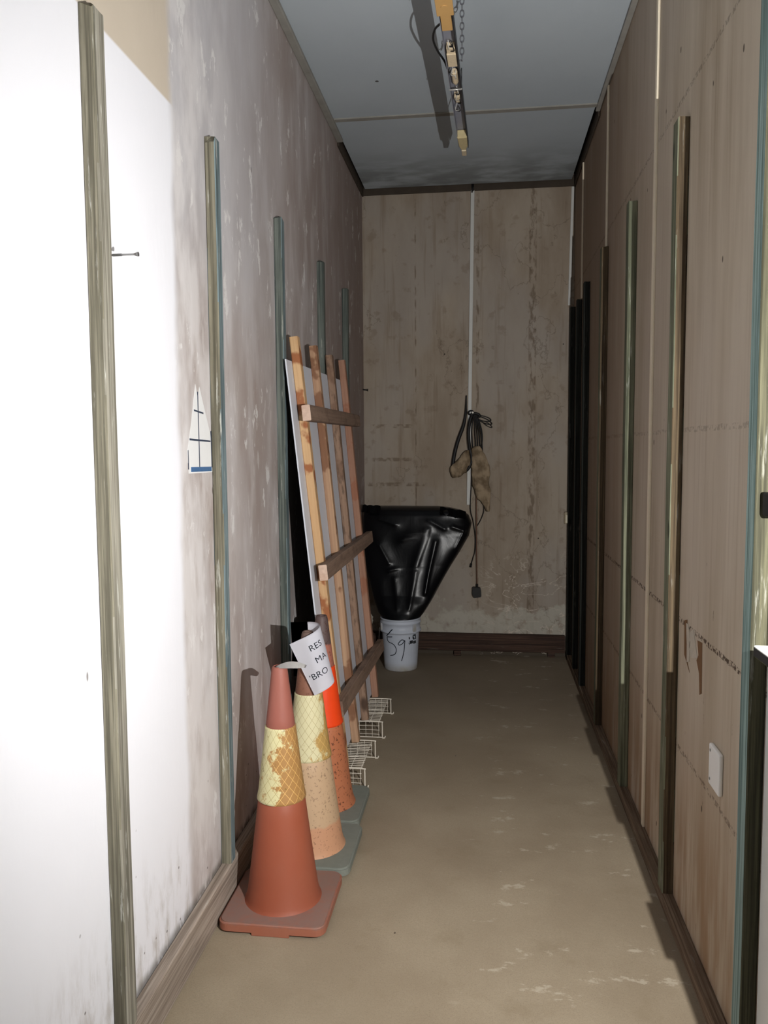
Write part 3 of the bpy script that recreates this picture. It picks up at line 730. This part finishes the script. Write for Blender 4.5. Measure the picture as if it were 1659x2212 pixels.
loop(-.005, 1.705, .052, .017, -.25, YB - .012); loop(.002, 1.690, .055, .016, -.45, YB - .018); loop(.020, 1.665, .040, .010, -.6, YB - .014, .0025)
loop(-.096, 1.748, .017, .013, .3, YB - .01, .006)
tube(bm, catmull([(-.10, YB - .016, 1.728), (-.07, YB - .02, 1.742), (-.04, YB - .018, 1.733), (-.03, YB - .012, 1.715)], 5), .010, 8)
tube(bm, catmull([(-.085, YB, 1.46), (-.088, YB, 1.30), (-.099, YB, 1.079), (-.079, YB, .979), (-.063, YB, .863), (-.066, YB, .763), (-.079, YB, .712), (-.092, YB, .668)], 6), .0035, 6)
tube(bm, catmull([(-.004, YB - .01, 1.10), (-.004, YB - .01, 1.046), (-.026, YB, .985), (-.058, YB + .006, .93)], 6), .0032, 6)
tube(bm, [(-.091, YB, .672), (-.097, YB, .645)], .0075, 8)
cbl = link_mesh('coiled_cable', bm, MBlk, smooth=True); tag(cbl, 'coil of thin black cable tied in a bow beside the middle trunking', 'cable')
bm = bmesh.new(); tube(bm, [(-.083, D, 1.742), (-.083, D - .06, 1.748)], .003, 8); tube(bm, [(-.083, D - .060, 1.748), (-.083, D - .063, 1.748)], .007, 10)
tag(link_mesh('nail', bm, plain('dull steel', rgb(120, 116, 110), .4, .5, .8), smooth=False), 'nail holding the cable coil on the back wall', 'nail')
# long brown cord with a plug
pc = thing('power_cord', 'thin brown cord hanging straight down with a black plug', 'power cord', (-.053, YB, .42))
bm = bmesh.new(); tube(bm, catmull([(-.004, 0, 1.0), (-.003, 0, .72), (-.001, 0, .40), (.003, 0, .085)], 6), .0045, 8)
link_mesh('cord', bm, plain('dusty brown flex', rgb(112, 82, 66), .6, .3), pc, smooth=True)
bm = bmesh.new(); prism(bm, [(-.030, .083), (.026, .080), (.032, .055), (.034, .012), (-.018, .003), (-.032, .03)], 1, -.022, .020); bmesh.ops.bevel(bm, geom=bm.edges[:], offset=.004, segments=2, affect='EDGES')
tube(bm, [(.003, 0, .08), (.003, 0, .105)], .008, 8)
link_mesh('plug', bm, MBlk, pc)
# rags
MRag = M('dirty beige cloth', .95, .1); MRag.color(MRag.mix(MRag.step(MRag.noise(scale=14, detail=6), .35, .65), rgb(112, 96, 76), rgb(160, 142, 118))); MRag.bump(MRag.noise(scale=35, detail=6), .5, .006)
def rag_loft(rows, yc, label):
    """rows: z, left, right, half depth (top to bottom)"""
    bm = bmesh.new(); rings = []; NA = 28
    zs = [r[0] for r in rows]; n = 46
    for i in range(n + 1):
        z = zs[0] + (zs[-1] - zs[0]) * i / n
        l, r, d = interp([(-q[0],) + tuple(q[1:]) for q in rows], -z); ring = []
        for k in range(NA):
            th = 2 * PI * k / NA; x = (l + r) / 2 + (r - l) / 2 * math.cos(th); y = yc - d * .2 + d * math.sin(th)
            q = Vector((x * 30, y * 10, z * 14)); f = noise.noise(q); g = 1 - abs(noise.noise(q * .6 + Vector((3, 1, 2)))) * 2
            y2 = y - (.012 * f + .012 * g + .005 * math.sin(x * 190 + z * 25 + 4 * f)) * (1 if math.sin(th) < .2 else 0); y2 = min(y2, D - .003)
            ring.append(bm.verts.new((x + .009 * f + .006 * noise.noise(q * 2), y2, z + .007 * g)))
        rings.append(ring)
    for a, b in zip(rings, rings[1:]):
        for k in range(NA): bm.faces.new((a[k], a[(k + 1) % NA], b[(k + 1) % NA], b[k]))
    bm.faces.new(rings[0][::-1]); bm.faces.new(rings[-1]); bmesh.ops.recalc_face_normals(bm, faces=bm.faces)
    return tag(link_mesh('rag', bm, MRag.m, smooth=True), label, 'rag', 'rags hung with the cable')
rag_loft([(1.506, -.070, -.030, .012), (1.49, -.086, -.018, .020), (1.43, -.092, .010, .028), (1.36, -.096, .040, .028), (1.28, -.088, .036, .026), (1.20, -.076, .040, .024),
          (1.14, -.052, .042, .02), (1.10, -.010, .042, .015), (1.065, .006, .044, .012), (1.045, .012, .034, .008)], D - .052, 'long beige rag hanging right of the middle trunking')
rag_loft([(1.478, -.128, -.104, .010), (1.44, -.160, -.092, .020), (1.39, -.205, -.088, .024), (1.365, -.240, -.100, .026), (1.33, -.246, -.118, .024), (1.305, -.236, -.150, .018), (1.285, -.222, -.180, .008)], D - .052, 'short beige rag bunched left of the middle trunking')

# ------------------------------------------------------------------ small things on the walls
bm = bmesh.new(); box(bm, .560, .604, D - .045, D, .962, 1.045, .004)
sb = link_mesh('junction_box', bm, plain('grubby cream plastic', rgb(168, 156, 130), .5, .3)); tag(sb, 'small cream junction box on the back wall beside the corner stud', 'junction box')
bm = bmesh.new(); box(bm, .566, .596, D - .056, D - .045, .968, 1.025, .003); link_mesh('cover', bm, plain('pale cover', rgb(220, 210, 186), .5, .3), sb)
bm = bmesh.new(); tube(bm, [(XL, 5.70, 1.922), (XL + .034, 5.70, 1.917)], .0045, 8); tube(bm, [(XL + .034, 5.70, 1.917), (XL + .038, 5.70, 1.917)], .009, 10)
tag(link_mesh('bolt', bm, MBlk), 'dark bolt end sticking out of the left wall at the back corner', 'bolt')
bm = bmesh.new(); x0 = XL + .035
pt = [(x0 - .01, 1.74, 1.937), (x0 + .052, 1.74, 1.937), (x0 + .060, 1.74, 1.937), (x0 + .063, 1.74, 1.937)]
tube(bm, pt, [.0021, .0021, .0048, .0050], 12)
for i in range(14): a = x0 + .002 + i * .0016; tube(bm, [(a, 1.74, 1.937), (a + .0007, 1.74, 1.937)], .0030, 10)
tag(link_mesh('screw', bm, plain('bright steel', rgb(150, 150, 150), .35, .5, .85), smooth=False), 'long steel screw driven half way into the nearest left stud', 'screw')
# faded sailing boat transfer
st = thing('wall_transfer', 'faded white triangular boat transfer stuck on the left wall', 'sticker', (XL, 2.36, 1.44))
def flat(poly, name, mat, h, label=None):
    bm = bmesh.new(); prism(bm, poly, 0, .0002, h); o = link_mesh(name, bm, mat, st); return o
MSt = plain('white sticker film', rgb(232, 232, 232), .5, .3, var=.03); MNavy = plain('navy print', rgb(60, 68, 86), .5, .3); MBlue = plain('blue print', rgb(72, 106, 148), .5, .3, var=.3, scale=60)
flat([(-.095, -.010), (.112, -.012), (.112, .045), (.100, .110), (.030, .222), (.012, .252), (-.004, .215), (-.022, .258), (-.060, .150), (-.102, .055)], 'film', MSt, .0008)
flat([(-.006, -.006), (.0, -.006), (-.002, .236), (-.008, .236)], 'mast_line', MNavy, .0014)
flat([(-.082, .088), (.098, .084), (.098, .089), (-.082, .094)], 'boom_line', MNavy, .0015)
flat([(-.040, .176), (.040, .170), (.040, .175), (-.040, .181)], 'spar_line', MNavy, .0016)
flat([(-.076, -.006), (.102, -.008), (.102, .006), (-.076, .009)], 'hull_stripe', MBlue, .0017)
flat([(-.098, .002), (-.092, .002), (-.094, .060), (-.099, .058)], 'edge_line', MNavy, .0012)
flat([(.104, .004), (.110, .004), (.108, .120), (.102, .118)], 'edge_line', MNavy, .0012)
# socket plate
MSock = plain('white moulded plastic', rgb(250, 250, 248), .4, .4, var=.02)
bm = bmesh.new(); box(bm, XR - .012, XR - .0002, 2.088, 2.182, .594, .706, .004)
sp = link_mesh('socket_plate', bm, MSock); tag(sp, 'blank white plastic plate low on the right wall', 'wall plate')
for z in (.612, .690):
    bm = bmesh.new(); tube(bm, [(XR - .0125, 2.166, z), (XR - .0135, 2.166, z)], .004, 10); link_mesh('screw_cap', bm, plain('grey cap %d' % int(z * 1000), rgb(150, 150, 146), .5), sp)
# torn paper scraps
tp = thing('torn_paper', 'torn brown and white paper scraps stuck on the right wall above the plate', 'paper scrap', (XR, 2.40, .90))
MBr = plain('brown kraft scrap', rgb(122, 92, 66), .8, .2); MWh = plain('off white scrap', rgb(196, 188, 174), .6, .3, var=.15)
for poly, mt, nm in (([(.118, .066), (.085, .075), (.080, .01), (.074, -.050), (.045, -.078), (.112, -.040)], MBr, 'kraft_scrap'),
                     ([(.095, .062), (.070, .064), (.045, .02), (.050, -.045), (.078, -.055), (.082, .0)], MWh, 'white_scrap'),
                     ([(.040, .050), (.010, .060), (-.040, -.01), (-.010, -.02), (.030, -.028), (.052, .0)], MWh, 'white_scrap'),
                     ([(-.035, .040), (-.085, .045), (-.092, -.10), (-.070, -.11), (-.060, -.05), (-.030, -.02), (-.05, .0)], MBr, 'kraft_scrap')):
    bm = bmesh.new(); prism(bm, poly, 0, -.0016 if mt is MWh else -.001, -.0001); link_mesh(nm, bm, mt, tp)
# wall shelf at the right edge
MShelfTop = plain('white laminate', rgb(240, 240, 232), .4, .4, var=.02); MShelfEdge = plain('dark grey edging', rgb(44, 46, 46), .5, .4)
ws = thing('wall_shelf', 'white topped shelf with dark rounded edge at the right edge of the picture', 'shelf', (XR, 1.55, 1.072))
def rr(x0, x1, y0, y1, r):
    out = [(x1, y0), (x1, y1)]
    for k in range(7): a = PI / 2 + k * PI / 12; out.append((x0 + r + r * math.cos(a), y1 - r + r * math.sin(a)))
    out.append((x0, y0)); return out
bm = bmesh.new(); prism(bm, rr(-.067, 0, -.70, .14, .008), 2, .0, .018); link_mesh('shelf_edge', bm, MShelfEdge, ws)
bm = bmesh.new(); prism(bm, rr(-.0665, 0, -.70, .1395, .008), 2, .018, .020); link_mesh('shelf_top', bm, MShelfTop, ws)
bm = bmesh.new(); box(bm, -.064, 0, -.70, .136, -.0025, 0); link_mesh('underside_strip', bm, plain('yellow green strip', rgb(206, 214, 120), .5), ws)
for yc in (1.096, 1.324, 1.515):  # unseen tabs, added only to notch the shelf's shadow on the floor
    bm = bmesh.new(); box(bm, -.0722, -.060, yc - 1.55 - .026, yc - 1.55 + .026, -.001, .0205, .001); link_mesh('shadow_notch_tab', bm, MShelfEdge, ws)
bm = bmesh.new(); box(bm, XR - .026, XR - .001, 1.735, 1.785, 1.350, 1.402, .005)
tag(link_mesh('switch_box', bm, MBlk), 'small black box at the right edge of the picture beside the teal stud', 'switch box')

# ------------------------------------------------------------------ stripped fluorescent fitting hanging from the ceiling
ZL = 3.02
fx = thing('strip_light', 'stripped grey fluorescent fitting with loose wires hung under the ceiling', 'ceiling light', (-.134, 3.2, ZL))
aL = math.atan2(-( -.110 + .148), (4.30 - 2.75))
fx.rotation_euler = (0, 0, aL)
MMet = plain('dull white enamelled steel', rgb(146, 148, 160), .45, .4, .1, var=.15, scale=25); MDk = plain('blackened steel edge', rgb(46, 46, 50), .5, .4, .3)
MCov = plain('yellowed plastic cover', rgb(196, 156, 100), .6, .3, var=.06, scale=20); MYel = plain('aged yellow plastic', rgb(206, 190, 146), .5, .3, var=.2, scale=60)
MCer = plain('cream ceramic', rgb(214, 196, 166), .6, .3, var=.2, scale=90)
L0, L1, w = -1.2, 1.0, .022
bm = bmesh.new(); box(bm, -w, w, L0, L1, .030, .034); link_mesh('channel', bm, MMet, fx)
bm = bmesh.new(); box(bm, -w - .002, -w, L0, L1, -.004, .034); link_mesh('side_flange', bm, MMet, fx)
bm = bmesh.new(); box(bm, w, w + .003, L0, L1, -.004, .034); link_mesh('side_flange', bm, MDk, fx)
bm = bmesh.new(); box(bm, -.030, .030, L0, -.27, -.010, .002, .002); box(bm, -.019, .019, -.275, -.165, -.008, .003, .002)
tube(bm, [(0, -.33, -.0105), (0, -.33, -.013)], .012, 20)
o = link_mesh('end_cover', bm, MCov, fx); o['label'] = 'yellowed plastic cover'
bm = bmesh.new(); box(bm, -.016, .018, -.01, .028, .004, .03, .002); box(bm, -.018, .019, .03, .075, .0, .03, .002); box(bm, -.018, .019, .075, .135, .002, .03, .002)
link_mesh('ballast', bm, MCer, fx)
bm = bmesh.new(); tube(bm, [(.002, .20, .014), (.002, .285, .014), (.002, .305, .014)], [.013, .013, .008], 14); link_mesh('starter', bm, MCer, fx, smooth=False)
bm = bmesh.new(); tube(bm, [(-.027, .32, -.006), (.028, .32, -.006)], .0038, 8); link_mesh('clip', bm, plain('bright clip', rgb(214, 214, 210), .3, .6, .6), fx, smooth=True)
bm = bmesh.new(); box(bm, -.012, .012, .42, .445, .004, .03, .002); box(bm, -.008, .010, .445, .49, .010, .03, .002); link_mesh('terminal_block', bm, MCer, fx)
rw = random.Random(3); MWW = plain('white wire', rgb(206, 206, 200), .5)
for k in range(7):
    bm = bmesh.new(); y = (-.06, .135, .16, .19, .33, .40, .50)[k]; x = rw.uniform(-.010, .010)
    tube(bm, catmull([(x, y, .012), (x + rw.uniform(-.010, .010), y + .03, -.004), (x + rw.uniform(-.010, .010), y + .055, .004), (x + rw.uniform(-.008, .008), y + .08, .014)], 5), .0015, 6)
    link_mesh('loose_wire', bm, MWW, fx, smooth=True)
for y in (-.055, -.02, .36, .45, .53):
    bm = bmesh.new(); x = rw.uniform(-.006, .008)
    tube(bm, catmull([(x, y, .014), (x + .008, y + .016, -.002), (x - .006, y + .030, .004), (x + .004, y + .045, .012)], 5), .0022, 6)
    link_mesh('loose_wire', bm, MBlk, fx, smooth=True)
bm = bmesh.new(); prism(bm, [(-.024, .84), (.024, .84), (.022, .96), (.012, 1.0), (-.012, 1.0), (-.020, .96)], 2, -.012, .028); bmesh.ops.bevel(bm, geom=bm.edges[:], offset=.003, segments=1, affect='EDGES')
link_mesh('tube_holder', bm, MYel, fx)
bm = bmesh.new(); box(bm, -.012, .012, 1.01, 1.08, -.014, .016, .004); link_mesh('lamp_socket', bm, plain('pale lamp socket', rgb(206, 190, 160), .4, .4), fx)
# cable looping out on the left, chain up to the ceiling on the right
bm = bmesh.new(); tube(bm, catmull([(-.022, -.17, .02), (-.050, -.11, .03), (-.064, -.03, .034), (-.055, .06, .034), (-.034, .14, .03), (-.020, .20, .01)], 6), .0042, 8)
link_mesh('supply_cable', bm, MBlk, fx, smooth=True)
bm = bmesh.new(); zc = .03
k = 0
while zc < H - ZL - .02:
    L = []
    for i in range(13):
        t = 2 * PI * i / 12; a, b = .008 * math.cos(t), .015 * math.sin(t)
        L.append((.036 + (a if k % 2 else 0), .15 + (0 if k % 2 else a), zc + .013 + b))
    tube(bm, L, .0022, 6, caps=False); zc += .024; k += 1
tube(bm, [(.02, .15, .03), (.038, .15, .034)], .0025, 6)
link_mesh('hanging_chain', bm, plain('dull chain', rgb(120, 120, 126), .4, .5, .7), fx, smooth=True)
for y in (.8, -.9):
    bm = bmesh.new(); tube(bm, [(.0, y, .034), (.0, y, H - ZL)], .002, 6); link_mesh('suspension_wire', bm, MDk, fx, smooth=True)
